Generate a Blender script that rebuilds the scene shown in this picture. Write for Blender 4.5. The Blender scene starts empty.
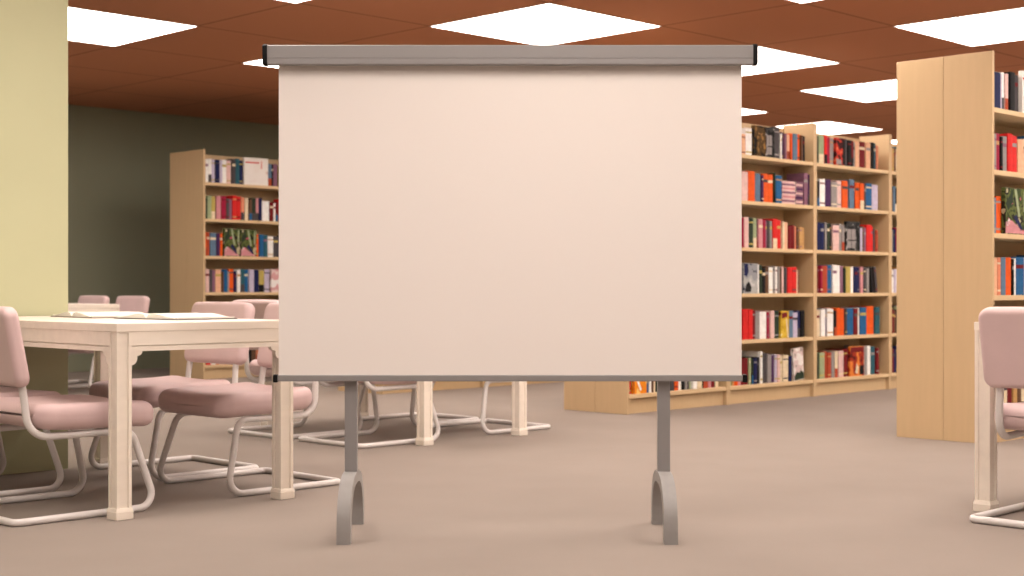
import bpy, bmesh, math, random
from mathutils import Vector, Matrix
random.seed(7)
SC = bpy.context.scene
COL = SC.collection
R2 = math.sqrt(0.5)
A = Vector((R2, R2, 0)); B = Vector((-R2, R2, 0))        # the room's two wall directions, 45 degrees to the view
EYE = 0.88
F = 1422.2                                               # 50 mm lens on 36 mm, in pixels of a 1024 wide picture
CEIL = 2.798

# ------------------------------------------------------------------ materials
def _nodes(name):
    m = bpy.data.materials.new(name); m.use_nodes = True
    nt = m.node_tree
    return m, nt, nt.nodes['Principled BSDF']

def lin(c):
    return tuple(((v/255)/12.92 if v/255 <= .04045 else (((v/255)+.055)/1.055)**2.4) for v in c)

def mat(name, rgb, rough=.5, spec=.3, metal=0, var=.06, scale=12, bump=0, bscale=200, stretch=None):
    """principled surface with a faint procedural variation of colour and an optional fine bump"""
    m, nt, b = _nodes(name)
    c = lin(rgb)
    tc = nt.nodes.new('ShaderNodeTexCoord')
    src = tc.outputs['Object']
    if stretch:
        mp = nt.nodes.new('ShaderNodeMapping'); mp.inputs['Scale'].default_value = stretch
        nt.links.new(src, mp.inputs['Vector']); src = mp.outputs['Vector']
    n = nt.nodes.new('ShaderNodeTexNoise'); n.inputs['Scale'].default_value = scale
    n.inputs['Detail'].default_value = 3
    nt.links.new(src, n.inputs['Vector'])
    r = nt.nodes.new('ShaderNodeValToRGB')
    r.color_ramp.elements[0].position = .3; r.color_ramp.elements[1].position = .7
    r.color_ramp.elements[0].color = (*[v*(1-var) for v in c], 1)
    r.color_ramp.elements[1].color = (*[min(1, v*(1+var)) for v in c], 1)
    nt.links.new(n.outputs['Fac'], r.inputs['Fac'])
    nt.links.new(r.outputs['Color'], b.inputs['Base Color'])
    b.inputs['Roughness'].default_value = rough
    b.inputs['Specular IOR Level'].default_value = spec
    b.inputs['Metallic'].default_value = metal
    if bump:
        n2 = nt.nodes.new('ShaderNodeTexNoise'); n2.inputs['Scale'].default_value = bscale
        nt.links.new(src, n2.inputs['Vector'])
        bp = nt.nodes.new('ShaderNodeBump'); bp.inputs['Strength'].default_value = bump
        bp.inputs['Distance'].default_value = .002
        nt.links.new(n2.outputs['Fac'], bp.inputs['Height'])
        nt.links.new(bp.outputs['Normal'], b.inputs['Normal'])
    return m

def ceiling_mat():
    m, nt, b = _nodes('brown_ceiling_tiles')
    c = lin(CEIL_RGB)
    tc = nt.nodes.new('ShaderNodeTexCoord')
    sp = nt.nodes.new('ShaderNodeSeparateXYZ'); nt.links.new(tc.outputs['Object'], sp.inputs[0])
    def M(op, a, bb=None):
        k = nt.nodes.new('ShaderNodeMath'); k.operation = op
        for i, v in enumerate((a, bb)):
            if v is None: continue
            if isinstance(v, (int, float)): k.inputs[i].default_value = v
            else: nt.links.new(v, k.inputs[i])
        return k.outputs[0]
    ds = []
    for ax in ('X', 'Y'):
        v = M('FRACT', M('DIVIDE', M('ADD', sp.outputs[ax], 120.6), 1.2))   # joints at +-0.6 around a panel centre
        ds.append(M('MULTIPLY', M('MINIMUM', v, M('SUBTRACT', 1, v)), 1.2))
    d = M('MINIMUM', ds[0], ds[1])
    r = nt.nodes.new('ShaderNodeValToRGB')
    e = r.color_ramp.elements
    e[0].position = 0; e[0].color = (*[v*.55 for v in c], 1)
    e[1].position = .016; e[1].color = (*c, 1)
    k = e.new(.007); k.color = (*[v*.6 for v in c], 1)
    nt.links.new(d, r.inputs['Fac'])
    nt.links.new(r.outputs['Color'], b.inputs['Base Color'])
    b.inputs['Roughness'].default_value = .8; b.inputs['Specular IOR Level'].default_value = .1
    return m

def lamp_mat(rgb, s):
    m, nt, b = _nodes('lit_diffuser')
    b.inputs['Base Color'].default_value = (.9, .9, .9, 1)
    b.inputs['Emission Color'].default_value = (*rgb, 1)
    b.inputs['Emission Strength'].default_value = s
    return m

def cover_mat(name, cols, scale=9, seed=0.0, split=None):
    """printed picture cover: patches of flat colour cut from noise"""
    m, nt, b = _nodes(name)
    tc = nt.nodes.new('ShaderNodeTexCoord')
    mp = nt.nodes.new('ShaderNodeMapping'); mp.inputs['Location'].default_value = (seed, seed*.7, seed*.3)
    nt.links.new(tc.outputs['Object'], mp.inputs['Vector'])
    n = nt.nodes.new('ShaderNodeTexNoise'); n.inputs['Scale'].default_value = scale; n.inputs['Detail'].default_value = 2
    nt.links.new(mp.outputs['Vector'], n.inputs['Vector'])
    r = nt.nodes.new('ShaderNodeValToRGB'); r.color_ramp.interpolation = 'CONSTANT'
    e = r.color_ramp.elements
    k = len(cols)
    pos = [0] + [.36 + .28*i/max(1, k-2) for i in range(k-1)]
    e[0].position = 0; e[0].color = (*lin(cols[0]), 1)
    e[1].position = pos[1]; e[1].color = (*lin(cols[1]), 1)
    for i in range(2, k):
        q = e.new(pos[i]); q.color = (*lin(cols[i]), 1)
    nt.links.new(n.outputs['Fac'], r.inputs['Fac'])
    nt.links.new(r.outputs['Color'], b.inputs['Base Color'])
    b.inputs['Roughness'].default_value = .6; b.inputs['Specular IOR Level'].default_value = .1
    return m

# ---- tuning block
CEIL_RGB = (184, 124, 93)
LAMP = (1.0, .915, .835); LAMP_S = 9.55
M = {
 'floor': mat('beige_carpet', (147, 134, 125), .9, .1, var=.03, scale=2.2, bump=.25, bscale=160),
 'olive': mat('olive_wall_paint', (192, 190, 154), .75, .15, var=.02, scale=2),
 'olive_shaded': mat('olive_wall_paint_shaded', (142, 142, 120), .75, .15, var=.02, scale=2),  # olive paint darkened: shade on the left wall put into the colour
 'front_wall': mat('cream_wall_paint', (235, 222, 205), .8, .1, var=.02, scale=2),
 'birch': mat('birch_laminate', (208, 176, 136), .5, .25, var=.022, scale=5, stretch=(6, 6, .6)),
 'birch_front': mat('birch_edge_band', (222, 190, 148), .5, .25, var=.03, scale=5),
 'table': mat('cream_lacquered_wood', (244, 230, 215), .42, .3, var=.03, scale=4, stretch=(1, 6, 6)),
 'pink': mat('pink_vinyl', (217, 187, 185), .5, .25, var=.03, scale=8, bump=.08, bscale=300),
 'tube': mat('pale_grey_painted_steel', (226, 217, 213), .33, .5, var=.02),
 'canvas': mat('matt_white_projection_canvas', (244, 234, 228), .9, .05, var=.003, scale=3),
 'alu': mat('brushed_grey_aluminium', (149, 144, 143), .45, .4, metal=.15, var=.008, scale=30, stretch=(.4, 20, 20)),
 'alu_foot': mat('grey_cast_aluminium', (156, 151, 148), .5, .4, metal=.1, var=.03, scale=30),
 'black': mat('black_plastic', (11, 10, 13), .5, .2),
 'paper': mat('page_paper', (246, 240, 228), .85, .1, var=.02, scale=30),
 'lamp': lamp_mat(LAMP, LAMP_S),
 'ceiling': ceiling_mat(),
 'lamp_frame': mat('white_light_trim', (240, 232, 224), .5, .2),
}

# ------------------------------------------------------------------ mesh helpers
def obj(name, bm, mats, parent=None, loc=None, smooth=False, rotz=0):
    me = bpy.data.meshes.new(name)
    bmesh.ops.recalc_face_normals(bm, faces=bm.faces)
    if smooth:
        for f in bm.faces: f.smooth = True
    bm.to_mesh(me); bm.free()
    if not isinstance(mats, (list, tuple)): mats = [mats]
    for m in mats: me.materials.append(m)
    o = bpy.data.objects.new(name, me); COL.objects.link(o)
    if parent: o.parent = parent
    if loc is not None: o.location = loc
    if rotz: o.rotation_euler.z = rotz
    return o

def smart(o, deg=35):
    o.data.set_sharp_from_angle(angle=math.radians(deg)); return o

def box(bm, x0, x1, y0, y1, z0, z1, bevel=0, seg=2, mi=0, mtx=None):
    t = bmesh.new()
    bmesh.ops.create_cube(t, size=1)
    for v in t.verts:
        v.co = Vector((x0+(v.co.x+.5)*(x1-x0), y0+(v.co.y+.5)*(y1-y0), z0+(v.co.z+.5)*(z1-z0)))
    if bevel:
        bmesh.ops.bevel(t, geom=list(t.edges), offset=bevel, segments=seg, profile=.5, affect='EDGES')
    merge(bm, t, mtx, mi)

def merge(bm, t, mtx=None, mi=0):
    vm = {}
    for v in t.verts:
        vm[v] = bm.verts.new(mtx @ v.co if mtx else v.co)
    for f in t.faces:
        try:
            g = bm.faces.new([vm[v] for v in f.verts]); g.material_index = mi; g.smooth = f.smooth
        except ValueError: pass
    t.free()

def prism(bm, poly, axis, d0, d1, mi=0, mtx=None):
    """extrude a 2D polygon along an axis; axis 'x': poly=(y,z), 'y': poly=(x,z), 'z': poly=(x,y)"""
    def P(u, v, d):
        c = {'x': (d, u, v), 'y': (u, d, v), 'z': (u, v, d)}[axis]
        return mtx @ Vector(c) if mtx else Vector(c)
    a = [bm.verts.new(P(u, v, d0)) for u, v in poly]
    b = [bm.verts.new(P(u, v, d1)) for u, v in poly]
    n = len(poly)
    fs = [bm.faces.new(a), bm.faces.new(b[::-1])]
    for i in range(n):
        fs.append(bm.faces.new([a[i], a[(i+1) % n], b[(i+1) % n], b[i]]))
    for f in fs: f.material_index = mi

def fillet(pts, radii, n=7):
    out = []
    for i, p in enumerate(pts):
        p = Vector(p)
        if i == 0 or i == len(pts)-1 or radii[i] <= 0:
            out.append(p); continue
        u = (Vector(pts[i-1])-p); v = (Vector(pts[i+1])-p)
        lu, lv = u.length, v.length
        u.normalize(); v.normalize()
        ang = u.angle(v)
        d = min(radii[i]/math.tan(ang/2), lu*.49, lv*.49)
        r = d*math.tan(ang/2)
        c = p + (u+v).normalized()*(r/math.sin(ang/2))
        s, e = p+u*d-c, p+v*d-c
        tot = s.angle(e)
        ax = s.cross(e).normalized()
        for k in range(n+1):
            out.append(c + Matrix.Rotation(tot*k/n, 3, ax) @ s)
    return out

def tube(bm, pts, r, seg=12, closed=False, mi=0):
    pts = [Vector(p) for p in pts]
    n = len(pts)
    tang = []
    for i in range(n):
        a = pts[(i-1) % n] if closed or i > 0 else pts[i]
        b = pts[(i+1) % n] if closed or i < n-1 else pts[i]
        tang.append((b-a).normalized())
    ref = Vector((0, 0, 1)) if abs(tang[0].z) < .9 else Vector((1, 0, 0))
    nrm = (ref - tang[0]*ref.dot(tang[0])).normalized()
    rings = []
    for i in range(n):
        nrm = (nrm - tang[i]*nrm.dot(tang[i])).normalized()
        bn = tang[i].cross(nrm)
        rings.append([bm.verts.new(pts[i] + r*(math.cos(2*math.pi*k/seg)*nrm + math.sin(2*math.pi*k/seg)*bn)) for k in range(seg)])
    for i in range(n-1 + (1 if closed else 0)):
        a, b = rings[i], rings[(i+1) % n]
        for k in range(seg):
            f = bm.faces.new([a[k], a[(k+1) % seg], b[(k+1) % seg], b[k]]); f.smooth = True; f.material_index = mi
    if not closed:
        bm.faces.new(rings[0][::-1]); bm.faces.new(rings[-1])

def cushion(hx, hy, hz, rc, re, deform=None, n=16, nz=6):
    """padded slab: rounded-rectangle outline (corner radius rc), edges rolled over with radius re"""
    def grid(h, k, m):
        inner = max(0, h-m)
        a = [-h + m*(i/k) for i in range(k)]
        c = [-inner + 2*inner*i/k for i in range(k+1)]
        d = [inner + m*((i+1)/k) for i in range(k)]
        return a+c+d
    gx, gy, gz = grid(hx, n//2, rc), grid(hy, n//2, rc), grid(hz, nz//2+1, re)
    bm = bmesh.new(); V = {}
    nx, ny, nz_ = len(gx), len(gy), len(gz)
    def vert(i, j, k):
        if (i, j, k) not in V: V[(i, j, k)] = bm.verts.new((gx[i], gy[j], gz[k]))
        return V[(i, j, k)]
    for i in range(nx-1):
        for j in range(ny-1):
            for k in (0, nz_-1): bm.faces.new([vert(i, j, k), vert(i+1, j, k), vert(i+1, j+1, k), vert(i, j+1, k)])
    for i in range(nx-1):
        for k in range(nz_-1):
            for j in (0, ny-1): bm.faces.new([vert(i, j, k), vert(i+1, j, k), vert(i+1, j, k+1), vert(i, j, k+1)])
    for j in range(ny-1):
        for k in range(nz_-1):
            for i in (0, nx-1): bm.faces.new([vert(i, j, k), vert(i, j+1, k), vert(i, j+1, k+1), vert(i, j, k+1)])
    ri = max(rc-re, .001)
    def sdf(p):
        qx, qy = abs(p.x)-(hx-re-ri), abs(p.y)-(hy-re-ri)
        d2 = math.hypot(max(qx, 0), max(qy, 0)) + min(max(qx, qy), 0) - ri
        w = (d2, abs(p.z)-(hz-re))
        return min(max(w), 0) + math.hypot(max(w[0], 0), max(w[1], 0)) - re
    e = 1e-5
    for v in bm.verts:
        for _ in range(6):
            d = sdf(v.co)
            if abs(d) < 1e-5: break
            g = Vector([(sdf(v.co+Vector(u))-sdf(v.co-Vector(u)))/(2*e) for u in ((e, 0, 0), (0, e, 0), (0, 0, e))])
            if g.length < 1e-6: break
            v.co -= g.normalized()*d
    if deform:
        for v in bm.verts: v.co = deform(v.co)
    for f in bm.faces: f.smooth = True
    return bm

def empty(name, label, cat, loc, rotz=0, group=None):
    o = bpy.data.objects.new(name, None); COL.objects.link(o)
    o.empty_display_size = .1
    o.location = loc; o.rotation_euler.z = rotz
    o['label'] = label; o['category'] = cat
    if group: o['group'] = group
    return o

def tag(o, label, cat, group=None, kind=None):
    o['label'] = label; o['category'] = cat
    if group: o['group'] = group
    if kind: o['kind'] = kind
    return o

def dup(root, loc, rotz, label, group=None):
    r = root.copy(); COL.objects.link(r)
    r.location = loc; r.rotation_euler.z = rotz; r['label'] = label
    if group: r['group'] = group
    for ch in list(root.children):
        c = ch.copy(); COL.objects.link(c); c.parent = r
        for g in list(ch.children):
            d = g.copy(); COL.objects.link(d); d.parent = c
    return r

def struct(o):
    o['kind'] = 'structure'; return o

def slab_pq(name, p0, p1, q0, q1, z0, z1, m):
    """box in the room's own axes: p runs along A, q along the direction opposite to B"""
    bm = bmesh.new()
    box(bm, p0, p1, -q1, -q0, z0, z1)
    return struct(obj(name, bm, m, rotz=math.pi/4))

# ------------------------------------------------------------------ room shell  (p = along A, q = along -B)
PW0, PW1, QW0, QW1 = -4.0, 21.0, -13.79, 3.0
slab_pq('floor', PW0, PW1, QW0, QW1, -.12, 0, M['floor'])
slab_pq('wall_left', PW0, PW1, QW0-.15, QW0, 0, CEIL, M['olive_shaded'])
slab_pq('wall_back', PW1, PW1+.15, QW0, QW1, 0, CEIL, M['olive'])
slab_pq('wall_right', PW0, PW1, QW1, QW1+.15, 0, CEIL, M['front_wall'])
slab_pq('wall_front', PW0-.15, PW0, QW0, QW1, 0, CEIL, M['front_wall'])
PQ, PP = -6.43, 3.371                                    # the olive partition's near face and its free end
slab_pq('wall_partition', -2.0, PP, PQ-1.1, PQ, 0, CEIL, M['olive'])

L0P, L0Q = 7.535, -7.187                                  # centre of one lit panel
bm = bmesh.new(); box(bm, PW0-L0P, PW1-L0P, -QW1+L0Q, -QW0+L0Q, 0, .12)
cl = struct(obj('ceiling', bm, M['ceiling'], rotz=math.pi/4))
cl.location = L0P*A - L0Q*B + Vector((0, 0, CEIL))

# lit ceiling panels, one tile in four
def light_panel_proto():
    e = empty('ceiling_light_panel', '', 'ceiling light', (0, 0, 0), math.pi/4, 'square ceiling light panels')
    b = bmesh.new()
    h, w = .6, .006
    for (x0, x1, y0, y1) in ((-h, h, -h, -h+w), (-h, h, h-w, h), (-h, -h+w, -h+w, h-w), (h-w, h, -h+w, h-w)):
        box(b, x0, x1, y0, y1, -.005, -.0005)
    obj('frame', b, M['lamp_frame'], e)
    b = bmesh.new(); box(b, -h+w, h-w, -h+w, h-w, -.0045, -.001)
    obj('diffuser', b, M['lamp'], e)
    return e
lp = light_panel_proto(); first = True
def proj(v):
    return 512+F*v.x/v.y, 288-F*(v.z-EYE)/v.y
PANEL_LABEL = {   # (column offset, row offset) in half diagonals from the panel above the screen
 (0, 0): 'lit square ceiling panel showing as a white diamond above the screen centre',
 (-2, 0): 'lit square ceiling panel cut by the olive partition, top left',
 (2, 0): 'large lit ceiling panel above the tall bookcase, cut by right frame edge',
 (-1, -1): 'lit ceiling panel, only its far tip showing at top frame edge left of centre',
 (1, -1): 'lit ceiling panel, only its far tip showing at top frame edge right of centre',
 (-1, 1): 'lit ceiling panel mostly behind the left end of the screen housing',
 (1, 1): 'lit ceiling panel behind the right end of the screen housing',
 (2, 2): 'lit ceiling panel just left of the tall end panel of the right bookcase',
 (1, 3): 'small far ceiling panel touching the right edge of the screen canvas',
 (2, 4): 'far lit ceiling panel just above the open tops of the middle right bookcases',
 (3, 5): 'farthest lit ceiling panel, a sliver left of the tall bookcase end',
}
for i in range(-4, 6):
    for j in range(-2, 6):
        p, q = L0P+2.4*i, L0Q+2.4*j
        if p < PP+.7 and q < PQ+.7 and j != -2: continue      # the partition stands there
        if p > 19 or p < -1 or q > 1: continue
        if (i, j) == (-3, 3) or (j == -2 and i != -1): continue  # last row keeps one unseen panel, added to light the left bookcase end
        w = p*A - q*B
        key = (i+j, i-j)                                    # steps across and away from the camera
        lab = PANEL_LABEL.get(key)
        loc = w + Vector((0, 0, CEIL))
        g = 'square ceiling light panels'
        if lab is None:
            lab = 'square lit ceiling panel in or added to the grid, out of the picture or hidden behind the screen'
        if first:
            lp.location = loc; lp['label'] = lab; first = False
        else: dup(lp, loc, math.pi/4, lab, g)

# ------------------------------------------------------------------ projection screen
def make_screen():
    Y = 5.078; cx = -.0065
    t = empty('projection_screen', 'large blank white projection screen on two grey posts with arched feet', 'projection screen', (cx, Y, 0))
    b = bmesh.new(); box(b, -.827, .827, .004, .0075, .566, 1.685); obj('canvas', b, M['canvas'], t)
    # housing: rounded-front aluminium case
    prof = [(y, z-.0065) for y, z in ((-.040, 1.681), (-.036, 1.6775), (-.014, 1.6775), (.040, 1.706), (.040, 1.738), (.030, 1.748), (-.037, 1.748), (-.040, 1.745), (-.040, 1.702), (-.0385, 1.701), (-.0385, 1.6985), (-.040, 1.6975))]
    b = bmesh.new(); prism(b, prof, 'x', -.861, .861); obj('housing', b, M['alu'], t)
    for s in (-1, 1):
        b = bmesh.new()
        prism(b, [(-.0425, 1.676), (-.037, 1.6695), (-.013, 1.6695), (.043, 1.698), (.043, 1.736), (.035, 1.7445), (-.037, 1.7445), (-.0425, 1.739)], 'x', min(s*.861, s*.8785), max(s*.861, s*.8785))
        bmesh.ops.bevel(b, geom=[e for e in b.edges if abs(e.verts[0].co.x-e.verts[1].co.x) < 1e-6 and abs(e.verts[0].co.x) > .87], offset=.0035, segments=2, affect='EDGES')
        c = obj('end_cap', b, M['black'], t); c['label'] = 'black plastic end cap'
    b = bmesh.new(); box(b, -.830, .830, -.008, .018, .547, .569, .003, 2); obj('bottom_bar', b, M['alu'], t)
    for s in (-1, 1):
        b = bmesh.new(); box(b, min(s*.830, s*.846), max(s*.830, s*.846), -.010, .020, .543, .571, .003, 2)
        c = obj('bar_cap', b, M['black'], t); c['label'] = 'black plastic bar cap'
    for x in (-.5715, .5515):
        b = bmesh.new(); box(b, x-.0225, x+.0225, .022, .052, .205, 1.69, .002, 2); obj('post', b, M['alu'], t)
        # arched foot: a flat bar bent into a tall horseshoe, front and back leg on the floor
        outer, inner = [], []
        cy = .025
        for k in range(41):
            a = math.pi*k/40
            y, z = -math.cos(a), math.sin(a)
            outer.append((cy + .232*math.copysign(abs(y)**.8, y), .222*z**.72 if z > 0 else 0))
            inner.append((cy + .190*math.copysign(abs(y)**.8, y), .184*z**.72 if z > 0 else 0))
        b = bmesh.new()
        n = len(outer)
        quads = []
        for xx in (x-.0235, x+.0235):
            quads.append(([b.verts.new((xx, y, max(z, 0))) for y, z in outer], [b.verts.new((xx, y, max(z, 0))) for y, z in inner]))
        (o0, i0), (o1, i1) = quads
        for k in range(n-1):
            b.faces.new([o0[k], o0[k+1], i0[k+1], i0[k]]); b.faces.new([o1[k], i1[k], i1[k+1], o1[k+1]])
            b.faces.new([o0[k], o1[k], o1[k+1], o0[k+1]]); b.faces.new([i0[k], i0[k+1], i1[k+1], i1[k]])
        for k in (0, n-1): b.faces.new([o0[k], i0[k], i1[k], o1[k]])
        bmesh.ops.bevel(b, geom=[e for e in b.edges if abs(e.verts[0].co.x-e.verts[1].co.x) < 1e-6 and e.calc_face_angle(0) > 1.2], offset=.002, segments=1, affect='EDGES')
        smart(obj('arched_foot', b, M['alu_foot'], t, smooth=True))
    return t
make_screen()

# ------------------------------------------------------------------ tables
TX, TY, TH = .828, 1.566, .746
def leg_mesh(sx, sy):
    """turned-out corner: near corner at the origin, the table lies towards +x,+y; mirrored by sx, sy"""
    bm = bmesh.new()
    f = .074; o = .0055; w = .063
    # foot with a chamfered shoulder
    box(bm, 0, f, 0, f, 0, .032, .0025, 1)
    t = bmesh.new(); bmesh.ops.create_cone(t, cap_ends=True, segments=4, radius1=f*R2-.001, radius2=w*R2+.001, depth=.012)
    merge(bm, t, Matrix.Translation((f/2, f/2, .038)) @ Matrix.Rotation(math.pi/4, 4, 'Z'))
    # shaft: square with a sunk panel down each face
    c0, c1 = o, o+w
    e, d = .013, .006
    poly = [(c0, c0), (c0+e, c0), (c0+e+.002, c0+d), (c1-e-.002, c0+d), (c1-e, c0),
            (c1, c0), (c1, c0+e), (c1-d, c0+e+.002), (c1-d, c1-e-.002), (c1, c1-e),
            (c1, c1), (c1-e, c1), (c1-e-.002, c1-d), (c0+e+.002, c1-d), (c0+e, c1),
            (c0, c1), (c0, c1-e), (c0+d, c1-e-.002), (c0+d, c0+e+.002), (c0, c0+e)]
    prism(bm, poly, 'z', .036, .711)
    # shaped brackets under both aprons
    br = [(0, .640), (0, .585)]
    for k in range(7):
        a = math.pi*.5*k/6
        br.append((.026*math.sin(a)*1.0 if k else 0, .585+.026*(1-math.cos(a))))
    br += [(.026, .619), (.034, .622)]
    for k in range(1, 6):
        a = math.pi*.5*k/5
        br.append((.034+.014*math.sin(a), .622+.016*(1-math.cos(a))))
    br += [(.048, .640)]
    br = [br[0]] + br[2:]
    prism(bm, [(c1-.001+u, z) for u, z in br], 'y', c0+.003, c0+.024)
    prism(bm, [(c1-.001+u, z) for u, z in br], 'x', c0+.003, c0+.024)
    for v in bm.verts:
        if sx < 0: v.co.x = TX-v.co.x
        if sy < 0: v.co.y = TY-v.co.y
    if sx*sy < 0: bmesh.ops.reverse_faces(bm, faces=bm.faces)
    return bm
def make_table(label, loc):
    t = empty('library_table', label, 'table', loc, math.pi/4, 'cream library tables')
    b = bmesh.new(); box(b, .003, TX-.003, .003, TY-.003, .7125, TH, .003, 2)
    box(b, .006, TX-.006, .006, TY-.006, .709, .713)
    obj('tabletop', b, M['table'], t)
    prof = [(.006, .709), (.006, .6605), (.012, .6590), (.012, .6565), (.006, .6550), (.006, .638), (.024, .638), (.024, .709)]
    lo, k = .0685, .0685
    b = bmesh.new(); prism(b, prof, 'x', k, TX-k); obj('apron', b, M['table'], t)
    b = bmesh.new(); prism(b, [(TY-y, z) for y, z in prof], 'x', k, TX-k); obj('apron', b, M['table'], t)
    b = bmesh.new(); prism(b, prof, 'y', k, TY-k); obj('apron', b, M['table'], t)
    b = bmesh.new(); prism(b, [(TX-x, z) for x, z in prof], 'y', k, TY-k); obj('apron', b, M['table'], t)
    for sx in (1, -1):
        for sy in (1, -1): obj('leg', leg_mesh(sx, sy), M['table'], t)
    return t
T1 = Vector((-1.493, 5.366, 0)); T2 = Vector((-.489, 7.913, 0)); T3 = Vector((-3.865, 11.325, 0))
T4 = Vector((1.818, 5.612, 0)) - TY*B
tab = make_table('cream wooden table in front of the olive partition, two open books on it', T1)
dup(tab, T2, math.pi/4, 'cream wooden table mostly hidden behind the projection screen', 'cream library tables')
dup(tab, T3, math.pi/4, 'far cream wooden table against the dark wall, half behind the olive partition', 'cream library tables')
dup(tab, T4, math.pi/4, 'cream wooden table at the right frame edge, one fluted leg showing', 'cream library tables')

# ------------------------------------------------------------------ chairs   (local +y is where the sitter faces, origin on the floor mid base)
def make_chair(label, loc, rotz):
    t = empty('library_chair', label, 'chair', loc, rotz, 'pink cantilever chairs')
    r = .0142
    b = bmesh.new()
    def side(s):
        return [(s*.197, -.258, .66), (s*.202, -.220, .50), (s*.216, -.202, .316), (s*.236, .215, .320), (s*.283, .300, r), (s*.285, -.293, r)]
    L, Rr = side(-1), side(1)[::-1]
    rad = [0, .2, .085, .06, .06, .028]
    pts = fillet(L+Rr, rad+rad[::-1], 8)
    tube(b, pts, r, 12)
    obj('frame', b, M['tube'], t)
    def seat_def(c):
        y = c.y/.25; x = c.x/.27
        z = c.z
        if z > 0: z += -.010*(1-x*x)*(1-.3*y) + .006*y*0
        z += -.014*max(0, y-.2)**2 + .016*max(0, -y-.1)**2      # waterfall front, lifted back
        return Vector((c.x*(1+.02*y), c.y, z))
    bm = cushion(.272, .253, .052, .07, .044, seat_def, n=16)
    for v in bm.verts: v.co += Vector((0, .068, .387))
    obj('seat', bm, M['pink'], t, smooth=True)
    def back_def(c):
        return Vector((c.x, c.y, c.z + .016*(c.x/.265)**2))
    bm = cushion(.251, .153, .030, .042, .024, back_def, n=14)
    lean = math.radians(11)
    mt = Matrix.Translation((0, -.247, .660)) @ Matrix.Rotation(math.pi/2+lean, 4, 'X')
    for v in bm.verts: v.co = mt @ v.co
    obj('backrest', bm, M['pink'], t, smooth=True)
    return t
CG = 'pink cantilever chairs'
def chair_at(T, a0, b0, facing, label):
    """a0: rear base line along A from the table corner, b0: middle along B"""
    if facing > 0: loc = T + (a0+.293)*A + b0*B; rz = -math.pi/4
    else: loc = T + (a0-.293)*A + b0*B; rz = math.pi*.75
    global CH
    if CH is None: CH = make_chair(label, loc, rz)
    else: dup(CH, loc, rz, label, CG)
CH = None
chair_at(T1, -.336, .425, 1, 'pink chair with pale tube frame cut by the left frame edge, nearest one')
chair_at(T1, -.336, 1.17, 1, 'pink chair behind the nearest left chair, mostly out of frame before the olive partition')
chair_at(T1, 1.215, .475, -1, 'pink chair pushed under the front table, its back hidden by the screen edge')
chair_at(T1, 1.245, 1.15, -1, 'pink chair facing left behind the front table, its wide back above the open book')
chair_at(T2, -.335, .425, 1, 'pink chair behind the left screen post, at the middle table')
chair_at(T2, -.36, 1.10, 1, 'pink chair at the middle table, its back peeking over between table and screen edge')
chair_at(T2, 1.205, .46, -1, 'chair at the middle table, tube base around the rightmost cream leg below the screen')
chair_at(T2, 1.235, 1.14, -1, 'chair at the middle table between its two front legs, tube base below the screen')
chair_at(T3, 1.24, .49, -1, 'far pink chair back beyond the far table, right one of a pair')
chair_at(T3, 1.24, 1.18, -1, 'far pink chair back beyond the far table, beside the olive partition')
chair_at(T4, -.262, 1.158, 1, 'pink chair seen from behind at the right frame edge')

# ------------------------------------------------------------------ open books on the table
def open_book(label, loc, rotz, cover_rgb, first_from=None):
    t = empty('open_book', label, 'book', loc, rotz, 'open books on the front table')
    W, D = .225, .30
    b = bmesh.new()
    N = 14
    def prof(u):       # page surface height over half width u 0..1
        return .006 + .021*math.sin(math.pi*min(1, u*1.02)**.55)*(1-.55*u) if u > 0 else .006
    for s in (-1, 1):
        top0, top1, bot0, bot1 = [], [], [], []
        for k in range(N+1):
            u = k/N; x = s*u*W*.97; z = prof(u)
            if k == N: z = .010
            for L, y, zz in ((top0, -D/2, z), (top1, D/2, z), (bot0, -D/2, .004), (bot1, D/2, .004)):
                L.append(b.verts.new((x, y, zz)))
        for k in range(N):
            for q in ([top0[k], top0[k+1], top1[k+1], top1[k]], [bot0[k], bot0[k+1], top0[k+1], top0[k]], [bot1[k], top1[k], top1[k+1], bot1[k+1]], [bot0[k], bot1[k], bot1[k+1], bot0[k+1]]):
                b.faces.new(q).smooth = False
        b.faces.new([top0[N], top1[N], bot1[N], bot0[N]])
    obj('pages', b, M['paper'], t)
    b = bmesh.new(); box(b, -W-.006, W+.006, -D/2-.006, D/2+.006, 0, .004, .001, 1)
    obj('cover', b, mat('book_cover_'+t.name, cover_rgb, .5), t)
    return t
open_book('open book with white pages near the screen end of the front table', T1 + .60*A + .56*B + Vector((0, 0, TH)), math.radians(135+4), (90, 78, 72))
open_book('open book with white pages beside the olive partition on the front table', T1 + .56*A + 1.11*B + Vector((0, 0, TH)), math.radians(135-5), (120, 92, 70))

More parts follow.
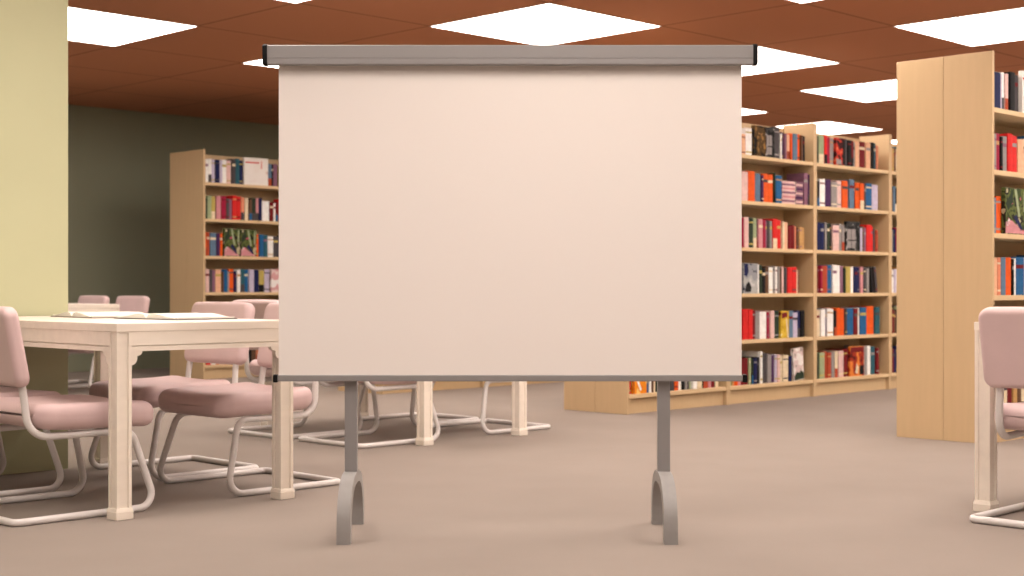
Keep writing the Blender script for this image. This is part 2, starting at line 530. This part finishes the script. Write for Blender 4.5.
# ------------------------------------------------------------------ bookcases
SHELF_Z = [.108, .455, .810, 1.162, 1.520, 1.872]        # undersides of the six shelves
ST, BW, BD, BH = .028, 1.175, .30, 2.215
def bookcase(label, loc, front=True):
    t = empty('bookcase', label, 'bookcase', loc, math.pi/4, 'birch bookcases')
    Tk = .024
    y0, y1 = (0, BD-.002) if front else (BD, 2*BD)
    for x in (0, BW-Tk-.001):
        b = bmesh.new(); box(b, x, x+Tk, y0, y1, 0, BH, .0015, 1); obj('side_panel', b, M['birch'], t)
    yb = (y1-.010, y1) if front else (y0, y0+.010)
    b = bmesh.new(); box(b, Tk+.0005, BW-Tk-.0015, yb[0]-.001, yb[1]-.002, .02, BH-.02); obj('back_panel', b, M['birch'], t)
    ys = (y0+.004, yb[0]-.002) if front else (yb[1], y1-.004)
    for z in SHELF_Z:
        b = bmesh.new(); box(b, Tk+.0005, BW-Tk-.0015, ys[0], ys[1], z, z+ST, .0015, 1); obj('shelf', b, M['birch_front'], t)
    yp = (y0+.03, y0+.045) if front else (y1-.045, y1-.03)
    b = bmesh.new(); box(b, Tk+.0005, BW-Tk-.0015, yp[0], yp[1], 0, SHELF_Z[0]-.0005); obj('plinth', b, M['birch'], t)
    return t
def at_line(q):
    return 7.566*A - q*B
ROW = {'A': Vector((-2.965, 13.665, 0)), 'H': Vector((-1.07, 11.77, 0)), 'B': Vector((.800, 9.878, 0)), 'C': Vector((2.701, 7.996, 0))}
protoF = bookcase('birch bookcase left of the screen, its end panel against the dark wall', ROW['A'])
protoB = bookcase('birch bookcase back to back behind the left bookcase, only its end panel showing', ROW['A'], False)
GB = 'birch bookcases'
def bc(row, k, label, front=True):
    dup(protoF if front else protoB, ROW[row]+A*(BW*k), math.pi/4, label, GB)
bc('A', 1, 'second bookcase of the left row, hidden behind the screen')
bc('H', 0, 'bookcase behind the screen, only its foot showing under the screen beside the left post')
bc('H', 0, 'bookcase back to back behind the screen, its end foot just right of the left post', False)
bc('H', 1, 'second bookcase of the row behind the screen, its plinth seen under the screen')
bc('B', 0, 'birch bookcase whose end panel and bottom shelf show beneath the right half of the screen')
bc('B', 0, 'birch bookcase back to back with it, its end panel left of it under the screen', False)
bc('B', 1, 'birch bookcase of six shelves directly right of the screen edge')
bc('B', 2, 'birch bookcase of six shelves, second one right of the screen')
bc('B', 3, 'birch bookcase, only a sliver showing left of the tall end panel')
bc('C', 0, 'tall birch bookcase at the right frame edge with its end panel and open shelves')
bc('C', 0, 'tall birch end panel left of the vertical seam, bookcase facing away at right', False)

# ------------------------------------------------------------------ books
PAL = {
 'white': (246, 240, 236), 'pale pink': (226, 188, 182), 'pink': (206, 140, 146), 'crimson': (158, 34, 62), 'red': (214, 44, 42),
 'dark red': (116, 28, 32), 'orange': (228, 92, 34), 'rust': (176, 76, 50), 'salmon': (222, 138, 106), 'peach': (232, 180, 146),
 'cream': (228, 208, 176), 'tan': (196, 150, 96), 'khaki': (190, 168, 92), 'brown': (104, 74, 56), 'pale green': (160, 170, 132),
 'dark green': (46, 58, 44), 'teal': (48, 92, 104), 'blue': (40, 94, 142), 'grey blue': (98, 122, 146), 'navy': (32, 36, 78),
 'lilac': (196, 184, 206), 'mauve': (138, 96, 116), 'purple': (74, 44, 84), 'grey': (150, 142, 140), 'dark grey': (78, 72, 74), 'black': (26, 24, 26),
}
BM = {k: mat('book_'+k.replace(' ', '_'), v, .6, .12, var=.12, scale=14, stretch=(1, 1, 2.5)) for k, v in PAL.items()}
BAND = ['cream', 'tan', 'dark grey', 'khaki', 'grey', 'dark red', 'mauve']
COVERS = {
 'black picture cover': cover_mat('cover_black_gold', [(20, 18, 16), (28, 24, 20), (84, 62, 34), (150, 110, 60)], 16, 1.3),
 'black and white picture cover': cover_mat('cover_black_white', [(18, 18, 20), (26, 26, 26), (60, 58, 58), (190, 184, 180)], 18, 4.1),
 'green and pink garden picture cover': cover_mat('cover_garden', [(206, 90, 120), (60, 72, 40), (96, 104, 56), (40, 40, 30), (190, 176, 140)], 13, 2.7),
 'orange flame picture cover': cover_mat('cover_flame', [(96, 30, 26), (160, 52, 34), (228, 132, 60), (240, 180, 120)], 10, 5.2),
 'orange picture cover': cover_mat('cover_orange', [(226, 116, 30), (234, 140, 34), (240, 200, 120), (240, 232, 220)], 9, 7.7),
 'red and black picture cover': cover_mat('cover_red_black', [(30, 20, 22), (60, 22, 24), (200, 60, 46), (226, 120, 80)], 15, 8.4),
 'grey picture cover': cover_mat('cover_grey', [(60, 62, 74), (150, 150, 154), (176, 174, 172), (200, 196, 194)], 11, 3.3),
 'white cover with a red band': cover_mat('cover_white', [(240, 230, 224), (242, 234, 228), (244, 236, 230), (226, 200, 190)], 6, 9.1),
 'yellow and brown picture cover': cover_mat('cover_yellow', [(110, 40, 28), (206, 166, 50), (222, 186, 70), (232, 214, 160)], 12, 6.2),
 'white cover with green foot': cover_mat('cover_white_green', [(232, 222, 216), (234, 226, 220), (214, 190, 186), (120, 120, 96)], 14, 11.2),
 'white cover with pink panel': cover_mat('cover_white_pink', [(236, 226, 222), (226, 200, 196), (214, 160, 160), (240, 232, 228)], 7, 12.4),
}
SHORT = {'black picture cover': 'black', 'black and white picture cover': 'black-and-white', 'green and pink garden picture cover': 'green garden', 'orange flame picture cover': 'orange-red',
 'orange picture cover': 'orange', 'red and black picture cover': 'red-and-black', 'grey picture cover': 'grey', 'white cover with a red band': 'white', 'yellow and brown picture cover': 'yellow-brown',
 'white cover with green foot': 'white', 'white cover with pink panel': 'white-and-pink'}
ART = {   # printed shapes on the covers, in fractions of the cover
 'green and pink garden picture cover': [(3, [(.42, .98), (.52, .98), (.70, .40), (.60, .38)]), (3, [(.86, .95), (.94, .95), (.92, .5), (.84, .5)]), (4, [(.02, .02), (.98, .02), (.62, .16), (.30, .30), (.03, .26)]),
   (5, [(.04, .22), (.18, .34), (.24, .28), (.10, .16)]), (11, [(.40, .36), (.50, .44), (.80, .14), (.72, .08)]), (7, [(.02, .66), (.34, .96), (.36, .70), (.14, .50)])],
 'white cover with green foot': [(7, [(.02, .02), (.98, .02), (.98, .20), (.70, .30), (.55, .22), (.30, .26), (.02, .14)])],
 'yellow and brown picture cover': [(9, [(.10, .72), (.80, .78), (.78, .95), (.08, .93)]), (10, [(.62, .70), (.74, .70), (.98, .02), (.80, .02)])],
 'grey picture cover': [(11, [(.03, .98), (.30, .98), (.34, .72), (.22, .55), (.03, .60)]), (6, [(.10, .05), (.50, .05), (.55, .22), (.36, .40), (.18, .30)])],
 'orange flame picture cover': [(9, [(.02, .80), (.98, .80), (.98, .98), (.02, .98)]), (6, [(.68, .05), (.96, .05), (.96, .34), (.68, .36)]), (10, [(.36, .10), (.46, .42), (.60, .30), (.56, .08)])],
 'black and white picture cover': [(8, [(.06, .10), (.34, .10), (.34, .34), (.06, .34)]), (8, [(.38, .10), (.66, .10), (.66, .34), (.38, .34)]), (8, [(.06, .38), (.34, .38), (.34, .74), (.06, .74)]), (8, [(.38, .38), (.66, .38), (.66, .74), (.38, .74)])],
 'orange picture cover': [(5, [(.10, .60), (.20, .66), (.62, .12), (.50, .08)]), (9, [(.02, .02), (.06, .02), (.06, .98), (.02, .98)])],
 'red and black picture cover': [(6, [(.70, .05), (.98, .05), (.98, .95), (.78, .95)]), (8, [(.04, .04), (.60, .04), (.60, .20), (.04, .24)])],
}
def book_bm(w, h, d, ci, rng, mats):
    """hardback standing upright, spine towards -y: boards, spine with printed bands, page block; origin at the spine's bottom left"""
    bm = bmesh.new()
    t = min(.0025, w*.18)
    k = rng.random()*1.25
    cuts = [(0, h, 0)]
    if k < .35: cuts = [(0, h*.70, 0), (h*.70, h*.80, 2), (h*.80, h, 0)]
    elif k < .6: cuts = [(0, h*.10, 0), (h*.10, h*.15, 2), (h*.15, h*.82, 0), (h*.82, h*.87, 2), (h*.87, h, 0)]
    elif k < .78: cuts = [(0, h*.34, 3), (h*.34, h, 0)]
    # rounded spine strip
    xs = [0, w*.15, w*.5, w*.85, w]; ys = [.003, .0008, 0, .0008, .003]
    for z0, z1, mi in cuts:
        r0 = [bm.verts.new((x, y, z0)) for x, y in zip(xs, ys)]
        r1 = [bm.verts.new((x, y, z1)) for x, y in zip(xs, ys)]
        for i in range(4):
            f = bm.faces.new([r0[i], r0[i+1], r1[i+1], r1[i]]); f.material_index = mi
    box(bm, 0, t, .003, d, 0, h); box(bm, w-t, w, .003, d, 0, h)
    box(bm, t, w-t, .004, d-.004, .003, h-.003, mi=1)
    return bm
SETBACK = .035
def s_of(px, row, d=SETBACK):
    t = (px-512)/F; c = ROW[row]
    return ((t*c.y-c.x)/R2 + d*(1+t))/(1-t)
WHERE = {'A0': 'bookcase left of screen', 'B0': 'bookcase under the screen', 'B1': 'bookcase directly right of screen', 'B2': 'second bookcase right of screen',
         'B3': 'bookcase beside tall end panel', 'C0': 'bookcase at right frame edge'}
ORD = ['first', 'second', 'third', 'fourth', 'fifth', 'sixth', 'seventh', 'eighth', 'ninth', 'tenth', 'eleventh', 'twelfth', 'thirteenth', 'fourteenth', 'fifteenth', 'sixteenth', 'seventeenth', 'eighteenth', 'nineteenth', 'twentieth', 'twenty-first', 'twenty-second', 'twenty-third', 'twenty-fourth']
SHN = {6: 'top shelf', 5: 'second shelf down', 4: 'third shelf down', 3: 'fourth shelf down', 2: 'fifth shelf down', 1: 'bottom shelf'}
NB = 0
def shelf_books(row, bay, shelf, items, origin=0, scale=1.0):
    """items: (v0, v1, colour[, height[, lean]]) in zoomed pixels; a picture-cover name gives a face-out book"""
    global NB
    rng = random.Random(hash((row, bay, shelf)) % 9999 if False else (ord(row)*131+bay*17+shelf))
    z = SHELF_Z[shelf-1] + ST + .0006
    pl = WHERE[row+str(bay)]
    last = -9; prevlean = 0
    for n, it in enumerate(items):
        v0, v1, colr = it[:3]
        h = it[3] if len(it) > 3 and it[3] else rng.uniform(.196, .232)
        lean = it[4] if len(it) > 4 else 0
        s0, s1 = s_of(origin+v0/scale, row), s_of(origin+v1/scale, row)
        s0 = max(s0, last+.0012)
        lo, hi = BW*bay+.026, BW*(bay+1)-.027
        s0 = max(s0, lo); s1 = min(s1, hi)
        w = max(.009, s1-s0)
        if lean:
            sl = math.sin(math.radians(abs(lean)))
            if not prevlean: s0 = max(s0, last + (h or .22)*sl + .003)
            else: s0 = max(s0, last+.002)
            w = min(w, .03) if colr not in COVERS else w
        if s0 + w > hi: continue
        gname = 'books on the %s, %s' % (SHN[shelf], pl)
        if colr in COVERS:
            bm = bmesh.new()
            dd = .024
            box(bm, .001, w-.001, .0, .0025, 0, h, mi=0)
            box(bm, .001, w-.001, dd-.0025, dd, 0, h, mi=0)
            box(bm, .001, .0035, .0025, dd-.0025, 0, h, mi=0)
            box(bm, .004, w-.004, .003, dd-.003, .003, h-.003, mi=1)
            if colr == 'white cover with a red band':
                box(bm, w*.06, w*.62, -.0006, .0, h*.80, h*.845, mi=2); box(bm, w*.70, w*.73, -.0006, .0, h*.60, h*.9, mi=2)
            mats = [COVERS[colr], M['paper'], BM['red'], BM['pale green'], BM['pink'], BM['white'], BM['black'], BM['dark green'], BM['grey'], BM['dark red'], BM['cream'], BM['navy']]
            for mi, poly in ART.get(colr, []):
                prism(bm, [(x*w, zz*h) for x, zz in poly], 'y', -.0008, .0, mi=mi)
            d = SETBACK - .012
            desc = 'face-out ' + SHORT[colr] + ' book'
        else:
            d0 = min(.19, .13 + h*.2 + rng.uniform(-.015, .015))
            bandm = rng.choice([b for b in BAND if b != colr]); foot = rng.choice(['blue', 'black', 'cream', 'rust', 'dark grey'])
            mats = [BM[colr], M['paper'], BM[bandm], BM[foot]]
            bm = book_bm(w, h, d0, 0, rng, mats)
            d = SETBACK + rng.uniform(-.006, .010)
            desc = ('thin ' if w < .022 else 'thick ' if w > .052 else '') + colr + ' book'
            if lean: desc = 'leaning ' + desc
        o = obj('book', bm, mats)
        wpos = ROW[row] + s0*A + d*B + Vector((0, 0, z))
        if lean:
            th = math.radians(lean)
            m = Matrix.Translation(wpos) @ Matrix.Rotation(math.pi/4, 4, 'Z') @ Matrix.Rotation(th, 4, 'Y')
            if lean < 0: m = m @ Matrix.Identity(4)
            o.matrix_world = m
            # rest the lowest corner on the shelf
            if lean > 0: o.location.z += w*math.sin(th)
        else:
            o.location = wpos; o.rotation_euler.z = math.pi/4
        tag(o, '%s, %s from left, %s, %s' % (desc, ORD[n], SHN[shelf], pl), 'book', gname)
        last = s0 + (w/math.cos(math.radians(lean)) + .002 if lean else w); prevlean = lean
        NB += 1

Z1 = dict(origin=740, scale=6.4)
# --- bookcase directly right of the screen
shelf_books('B', 1, 6, [(10, 36, 'peach', .16), (38, 76, 'white', .21), (79, 158, 'black picture cover', .238), (159, 214, 'black and white picture cover', .236), (218, 256, 'dark grey', .25), (258, 268, 'white', .2),
  (270, 284, 'purple', .215), (285, 297, 'mauve', .205), (299, 313, 'peach', .2), (314, 326, 'salmon', .205), (327, 336, 'orange', .215), (338, 366, 'grey blue', .215), (370, 389, 'orange', .216), (391, 401, 'brown', .21), (402, 418, 'black', .205)], **Z1)
shelf_books('B', 1, 5, [(12, 55, 'pale pink', .225), (58, 100, 'orange', .235), (105, 138, 'grey blue', .22), (140, 152, 'purple', .21), (155, 186, 'orange', .225), (187, 217, 'orange', .222), (220, 229, 'dark green', .24), (231, 268, 'blue', .22)], **Z1)
Z = dict(origin=740, scale=5.76)
shelf_books('B', 1, 4, [(11, 23, 'crimson', .23), (25, 49, 'pale pink', .235), (51, 76, 'dark green', .232), (78, 96, 'pale green', .23), (97, 105, 'dark grey', .22), (107, 130, 'pink', .225), (131, 147, 'crimson', .222), (148, 162, 'mauve', .216), (165, 178, 'dark grey', .222), (179, 191, 'grey', .215),
  (193, 217, 'red', .236), (218, 241, 'red', .226), (244, 255, 'cream', .215), (257, 279, 'peach', .213), (282, 300, 'dark red', .186), (302, 318, 'dark red', .192), (320, 328, 'salmon', .185), (330, 339, 'brown', .18), (341, 355, 'tan', .182), (356, 371, 'tan', .178)], **Z)
shelf_books('B', 1, 3, [(14, 95, 'grey picture cover', .232), (97, 110, 'white', .225), (113, 130, 'dark green', .222), (132, 149, 'black', .2), (150, 168, 'brown', .21), (170, 192, 'white', .204), (194, 206, 'grey', .215), (208, 218, 'white', .21), (220, 230, 'grey', .212), (232, 241, 'brown', .2),
  (243, 258, 'pale pink', .21), (261, 272, 'dark grey', .205), (275, 300, 'red', .208), (301, 325, 'red', .21), (328, 336, 'cream', .186), (338, 346, 'dark red', .18)], **Z)
Z = dict(origin=740, scale=5.49)
shelf_books('B', 1, 2, [(17, 45, 'red', .236), (46, 69, 'red', .232), (71, 86, 'dark red', .225), (89, 111, 'grey', .215), (114, 150, 'white', .212), (152, 165, 'crimson', .206), (167, 188, 'pale pink', .218), (190, 214, 'dark green', .21), (218, 262, 'yellow and brown picture cover', .214), (264, 290, 'grey blue', .214), (291, 316, 'lilac', .2), (318, 336, 'navy', .216), (338, 356, 'black', .214)], **Z)
shelf_books('B', 1, 1, [(10, 30, 'dark red', .2), (31, 50, 'dark red', .205), (53, 64, 'pale green', .205), (66, 74, 'dark green', .2), (76, 92, 'navy', .2), (94, 112, 'black', .205), (114, 126, 'white', .25), (130, 150, 'dark grey', .235), (151, 172, 'grey', .222), (174, 192, 'purple', .21), (194, 207, 'lilac', .22), (208, 222, 'pale pink', .217), (224, 234, 'cream', .205), (236, 264, 'cream', .21), (267, 282, 'navy', .2), (284, 338, 'white cover with green foot', .256, -5)], **Z)
# --- second bookcase right of the screen
Z = dict(origin=810, scale=6.4)
shelf_books('B', 2, 6, [(45, 56, 'dark green', .222), (57, 88, 'pale green', .23), (91, 109, 'red', .235), (110, 128, 'crimson', .226), (131, 156, 'grey', .22), (158, 217, 'red and black picture cover', .228), (220, 242, 'dark grey', .23), (243, 265, 'black', .224), (267, 279, 'dark red', .222), (280, 293, 'grey', .215), (295, 319, 'peach', .222), (322, 357, 'dark red', .225), (360, 388, 'peach', .224), (393, 410, 'black', .23), (412, 428, 'teal', .226), (432, 442, 'salmon', .21)], **Z)
shelf_books('B', 2, 5, [(46, 59, 'black', .205), (62, 95, 'white', .226), (98, 132, 'purple', .228), (135, 172, 'grey', .212), (175, 206, 'pale pink', .226), (209, 243, 'orange', .23), (254, 283, 'grey blue', .245), (285, 293, 'black', .22), (296, 319, 'orange', .225), (320, 344, 'orange', .223), (347, 357, 'dark grey', .22), (358, 398, 'blue', .228), (402, 440, 'lilac', .22)], **Z)
Z = dict(origin=810, scale=6.07)
shelf_books('B', 2, 4, [(46, 66, 'navy', .228), (67, 88, 'navy', .222), (90, 101, 'grey', .23), (103, 119, 'dark green', .225), (120, 136, 'black', .22), (138, 176, 'pale pink', .212), (178, 192, 'grey', .225), (194, 210, 'grey', .218), (213, 297, 'black and white picture cover', .25), (300, 316, 'lilac', .2), (318, 329, 'brown', .215), (330, 341, 'mauve', .205), (344, 372, 'red', .232), (373, 386, 'red', .222), (389, 400, 'dark grey', .2), (402, 416, 'rust', .19)], **Z)
shelf_books('B', 2, 3, [(50, 62, 'dark red', .22), (63, 75, 'crimson', .224), (76, 107, 'rust', .225), (108, 135, 'blue', .232), (137, 161, 'white', .232), (162, 186, 'white', .23), (188, 206, 'mauve', .226), (208, 218, 'dark green', .21), (220, 250, 'khaki', .222), (252, 268, 'white', .22), (271, 289, 'navy', .222), (290, 307, 'navy', .216), (309, 325, 'pink', .222), (329, 343, 'dark grey', .216), (345, 359, 'grey', .21), (364, 384, 'black', .22, -9), (400, 424, 'dark grey', .226, -9)], **Z)
Z = dict(origin=810, scale=5.49)
shelf_books('B', 2, 2, [(40, 58, 'cream', .216), (60, 83, 'white', .222), (84, 91, 'purple', .226), (93, 113, 'white', .23), (114, 132, 'white', .224), (134, 147, 'black', .21), (149, 171, 'orange', .232), (172, 192, 'orange', .226), (194, 203, 'dark grey', .22), (205, 239, 'blue', .226), (241, 262, 'dark red', .225), (264, 276, 'white', .23), (279, 313, 'blue', .232), (317, 355, 'orange', .24), (359, 383, 'teal', .232)], **Z)
shelf_books('B', 2, 1, [(40, 50, 'dark green', .21), (52, 79, 'pale green', .215), (80, 98, 'rust', .222), (99, 118, 'rust', .21), (120, 136, 'grey', .215), (138, 154, 'cream', .218), (157, 183, 'pale pink', .22), (186, 212, 'dark red', .23), (214, 290, 'orange flame picture cover', .25), (293, 318, 'grey', .25), (319, 336, 'white', .246), (340, 362, 'teal', .238), (365, 379, 'dark red', .228)], **Z)
# --- sliver of the next one
for sh, cs in zip((6, 5, 4, 3, 2, 1), (('tan', 'brown', 'cream'), ('brown', 'grey blue', 'black'), ('grey', 'navy', 'crimson'), ('white', 'lilac', 'white'), ('dark red', 'brown', 'black'), ('dark red', 'navy', 'navy'))):
    shelf_books('B', 3, sh, [(0, 14, cs[0]), (15, 30, cs[1]), (31, 48, cs[2])], origin=892, scale=7)
# --- the part of the first one under the screen
shelf_books('B', 0, 1, [(64, 86, 'red'), (89, 186, 'orange picture cover', .225), (190, 212, 'grey', .2), (214, 228, 'white'), (230, 246, 'brown'), (249, 263, 'salmon'), (268, 290, 'dark green'), (292, 320, 'tan'), (322, 345, 'grey'), (347, 370, 'navy'), (373, 399, 'black'), (404, 431, 'orange'), (434, 457, 'white'), (459, 477, 'black'), (479, 494, 'grey'), (495, 510, 'dark grey'), (511, 526, 'pale green'), (536, 566, 'white'), (574, 610, 'black'), (612, 645, 'dark green'), (648, 667, 'pink'), (671, 696, 'dark red'), (699, 722, 'pale green')], origin=620, scale=7.31)
# --- bookcase left of the screen
Z = dict(origin=200, scale=9.6)
shelf_books('A', 0, 6, [(45, 78, 'white', .222), (79, 110, 'white', .228), (111, 145, 'lilac', .225), (150, 189, 'navy', .226), (191, 216, 'lilac', .222), (218, 258, 'white', .23), (260, 300, 'pale pink', .226), (308, 340, 'dark grey', .246), (341, 378, 'teal', .25), (380, 414, 'navy', .235), (417, 648, 'white cover with a red band', .27), (652, 690, 'grey blue', .224), (692, 705, 'black', .22), (707, 742, 'mauve', .225)], **Z)
Z = dict(origin=180, scale=6.4)
shelf_books('A', 0, 5, [(157, 176, 'dark green'), (179, 204, 'pale green', .225), (205, 229, 'khaki', .22), (234, 262, 'pink', .225), (263, 296, 'crimson', .228), (298, 316, 'dark grey'), (317, 335, 'mauve'), (338, 363, 'red', .24), (364, 389, 'red', .232), (391, 413, 'salmon', .225), (419, 441, 'cream', .22), (444, 460, 'brown'), (462, 486, 'dark green', .225), (488, 506, 'pink'), (508, 524, 'navy'), (527, 572, 'white', .2), (575, 598, 'dark red', .19), (600, 613, 'white', .185), (615, 632, 'dark red', .2)], **Z)
Z = dict(origin=200, scale=6.06)
shelf_books('A', 0, 4, [(27, 44, 'orange', .23), (45, 61, 'rust', .228), (65, 100, 'grey blue', .224), (102, 121, 'purple', .22), (122, 139, 'orange', .222), (141, 240, 'green and pink garden picture cover', .275), (242, 338, 'green and pink garden picture cover', .268), (340, 356, 'orange', .222), (361, 385, 'blue', .225), (386, 409, 'teal', .22), (412, 445, 'white', .206), (448, 476, 'dark grey', .21)], **Z)
shelf_books('A', 0, 3, [(28, 37, 'teal', .22), (38, 60, 'pale pink', .225), (62, 78, 'dark grey', .22), (79, 96, 'mauve', .215), (98, 132, 'peach', .222), (135, 144, 'brown', .2), (146, 166, 'blue', .225), (168, 178, 'grey', .205), (180, 206, 'orange', .228), (209, 223, 'navy', .21), (225, 244, 'white', .222), (246, 270, 'teal', .228), (271, 293, 'blue', .225), (298, 326, 'lilac', .225), (329, 356, 'navy', .222), (358, 389, 'khaki', .218), (394, 426, 'lilac', .228), (428, 478, 'white cover with pink panel', .232)], **Z)
Z = dict(origin=150, scale=6.4)
shelf_books('A', 0, 1, [(348, 358, 'dark green'), (360, 372, 'red'), (374, 390, 'red'), (394, 420, 'white'), (424, 446, 'salmon'), (450, 474, 'pale pink'), (478, 500, 'orange'), (504, 530, 'dark red'), (534, 552, 'cream'), (556, 590, 'grey'), (594, 622, 'brown'), (626, 650, 'black'), (652, 680, 'brown'), (684, 712, 'salmon'), (716, 742, 'tan'), (746, 780, 'navy')], **Z)
shelf_books('A', 0, 2, [(348, 366, 'orange'), (368, 384, 'black'), (388, 410, 'blue'), (414, 430, 'white'), (434, 460, 'dark red'), (464, 486, 'orange'), (490, 520, 'blue'), (524, 548, 'lilac'), (552, 580, 'navy'), (584, 610, 'white'), (614, 640, 'rust'), (644, 660, 'brown'), (664, 700, 'teal'), (704, 730, 'cream'), (734, 770, 'dark green')], **Z)
# --- bookcase at the right frame edge
Z = dict(origin=984, scale=4.8)
shelf_books('C', 0, 6, [(45, 80, 'navy', .21), (81, 90, 'lilac', .205), (92, 106, 'white', .22), (107, 122, 'pale pink', .216), (125, 148, 'black', .23), (149, 172, 'dark grey', .222), (174, 230, 'white cover with a red band', .25)], **Z)
shelf_books('C', 0, 5, [(45, 62, 'grey', .21), (64, 83, 'crimson', .216), (85, 95, 'black', .2), (97, 117, 'grey', .206), (119, 142, 'red', .226), (143, 166, 'red', .218), (169, 196, 'peach', .2), (198, 220, 'cream', .21)], **Z)
Z = dict(origin=984, scale=4.12)
shelf_books('C', 0, 4, [(38, 55, 'grey blue', .205), (57, 77, 'orange', .215), (79, 168, 'green and pink garden picture cover', .268), (170, 192, 'orange', .22)], **Z)
shelf_books('C', 0, 3, [(38, 55, 'peach', .214), (57, 71, 'salmon', .216), (74, 93, 'grey blue', .218), (95, 117, 'orange', .218), (118, 125, 'black', .21), (127, 135, 'white', .214), (136, 168, 'blue', .222), (170, 196, 'lilac', .22)], **Z)
shelf_books('C', 0, 1, [(40, 62, 'tan', .215), (64, 78, 'brown', .222), (80, 96, 'cream', .22), (98, 108, 'dark red', .225), (110, 122, 'dark red', .218), (124, 140, 'tan', .22), (142, 156, 'brown', .214), (158, 176, 'cream', .226)], **Z)

# --- two piles of flat mauve books beside a leaning one, right of the screen
def flat_pile(px0, px1, n, rgbs, where):
    s0, s1 = s_of(px0, 'B'), s_of(px1, 'B')
    z = SHELF_Z[4]+ST+.0006
    rng = random.Random(px0)
    for k in range(n):
        th = rng.uniform(.014, .019)
        w = (s1-s0)*rng.uniform(.95, 1.0)
        bm = bmesh.new()
        d = .15
        box(bm, 0, w, 0, .002, .0, th, .0008, 1); box(bm, 0, w, .002, d, 0, .002); box(bm, 0, w, .002, d, th-.002, th)
        box(bm, .002, w-.003, .0022, d-.003, .002, th-.002, mi=1)
        o = obj('book', bm, [BM[rgbs[k % len(rgbs)]], M['paper']])
        o.location = ROW['B'] + (s0+(s1-s0-w)*.5)*A + (SETBACK+rng.uniform(0, .008))*B + Vector((0, 0, z))
        o.rotation_euler.z = math.pi/4
        tag(o, 'flat %s book, %s from bottom, %s flat pile, bookcase right of screen' % (rgbs[k % len(rgbs)], ORD[k], where), 'book', 'piled mauve books beside the screen')
        z += th + .0006
flat_pile(782.5, 796, 11, ['pale pink', 'mauve', 'pale pink', 'pink'], 'left')
flat_pile(796.4, 803.5, 11, ['mauve', 'pale pink', 'mauve', 'purple'], 'right')
shelf_books('B', 1, 5, [], **Z1)
bm0 = random.Random(3)
for k, (v0, v1, c) in enumerate(((412, 436, 'mauve'), (438, 456, 'purple'))):
    s0, s1 = s_of(740+v0/6.4, 'B'), s_of(740+v1/6.4, 'B')
    s1 = min(s1, BW*2-.028); w = s1-s0
    o = obj('book', book_bm(w, .262-.01*k, .17, 0, bm0, None), [BM[c], M['paper'], BM['grey'], BM['dark grey']])
    o.location = ROW['B'] + s0*A + SETBACK*B + Vector((0, 0, SHELF_Z[4]+ST+.0006)); o.rotation_euler.z = math.pi/4
    tag(o, 'tall %s book right of flat piles, second shelf, bookcase right of screen' % c, 'book', 'books on the second shelf down, bookcase directly right of screen')

# --- shelves the photograph shows nothing of are filled by one mass of books
bm = bmesh.new(); rng = random.Random(11)
keys = list(PAL)
fm = [BM[k] for k in keys] + [M['paper']]
def filler(row, bay, shelf, sa, sb):
    s = sa
    z = SHELF_Z[shelf-1]+ST+.0006
    while True:
        w = rng.uniform(.016, .045)
        if s+w > sb: break
        h = rng.uniform(.19, .24); d0 = rng.uniform(.14, .18); dd = SETBACK+rng.uniform(-.005, .01)
        base = Matrix.Translation(ROW[row]+s*A+dd*B+Vector((0, 0, z))) @ Matrix.Rotation(math.pi/4, 4, 'Z')
        mi = rng.randrange(len(keys))
        box(bm, 0, w, 0, .003, 0, h, mi=mi, mtx=base); box(bm, 0, .002, .003, d0, 0, h, mi=mi, mtx=base); box(bm, w-.002, w, .003, d0, 0, h, mi=mi, mtx=base)
        box(bm, .0022, w-.0022, .0032, d0-.003, .003, h-.003, mi=len(keys), mtx=base)
        s += w + .0012
for sh in range(1, 7):
    end = lambda b: BW*(b+1)-.16
    filler('A', 1, sh, BW+.03, end(1))
    filler('A', 0, sh, s_of(281.5, 'A') if sh > 2 else s_of(281.5, 'A'), BW-.06)
    filler('H', 0, sh, .03, end(0)); filler('H', 1, sh, BW+.03, end(1))
    if sh > 1: filler('B', 0, sh, .03, end(0))
    filler('B', 1, sh, BW+.03, s_of(741.2, 'B'))
    filler('B', 3, sh, s_of(899.5, 'B'), end(3))
    filler('C', 0, sh, s_of(1034, 'C') if sh > 2 else s_of(1029, 'C'), end(0))
filler('C', 0, 2, .03, .35)
o = obj('row_of_books', bm, fm)
tag(o, 'remaining books on the shelves hidden behind the screen and past the frame', 'books', kind='stuff')

# ------------------------------------------------------------------ camera, world, view
cam = bpy.data.cameras.new('camera'); co = bpy.data.objects.new('camera', cam); COL.objects.link(co)
cam.sensor_width = 36; cam.lens = 50
co.location = (0, 0, EYE); co.rotation_euler = (math.pi/2, 0, 0)
cam.clip_start = .05; cam.clip_end = 200
cam.dof.use_dof = True; cam.dof.focus_distance = 5.08; cam.dof.aperture_fstop = 4.2
SC.camera = co
w = bpy.data.worlds.new('world'); SC.world = w; w.use_nodes = True
w.node_tree.nodes['Background'].inputs['Color'].default_value = (1, .92, .84, 1)
w.node_tree.nodes['Background'].inputs['Strength'].default_value = .3
SC.view_settings.view_transform = 'Standard'; SC.view_settings.look = 'None'
SC.view_settings.gamma = 1; SC.view_settings.exposure = 0
SC.view_settings.use_curve_mapping = False
SC.cycles.use_denoising = True
SC.cycles.max_bounces = 8; SC.cycles.diffuse_bounces = 2
SC.cycles.sample_clamp_indirect = 8
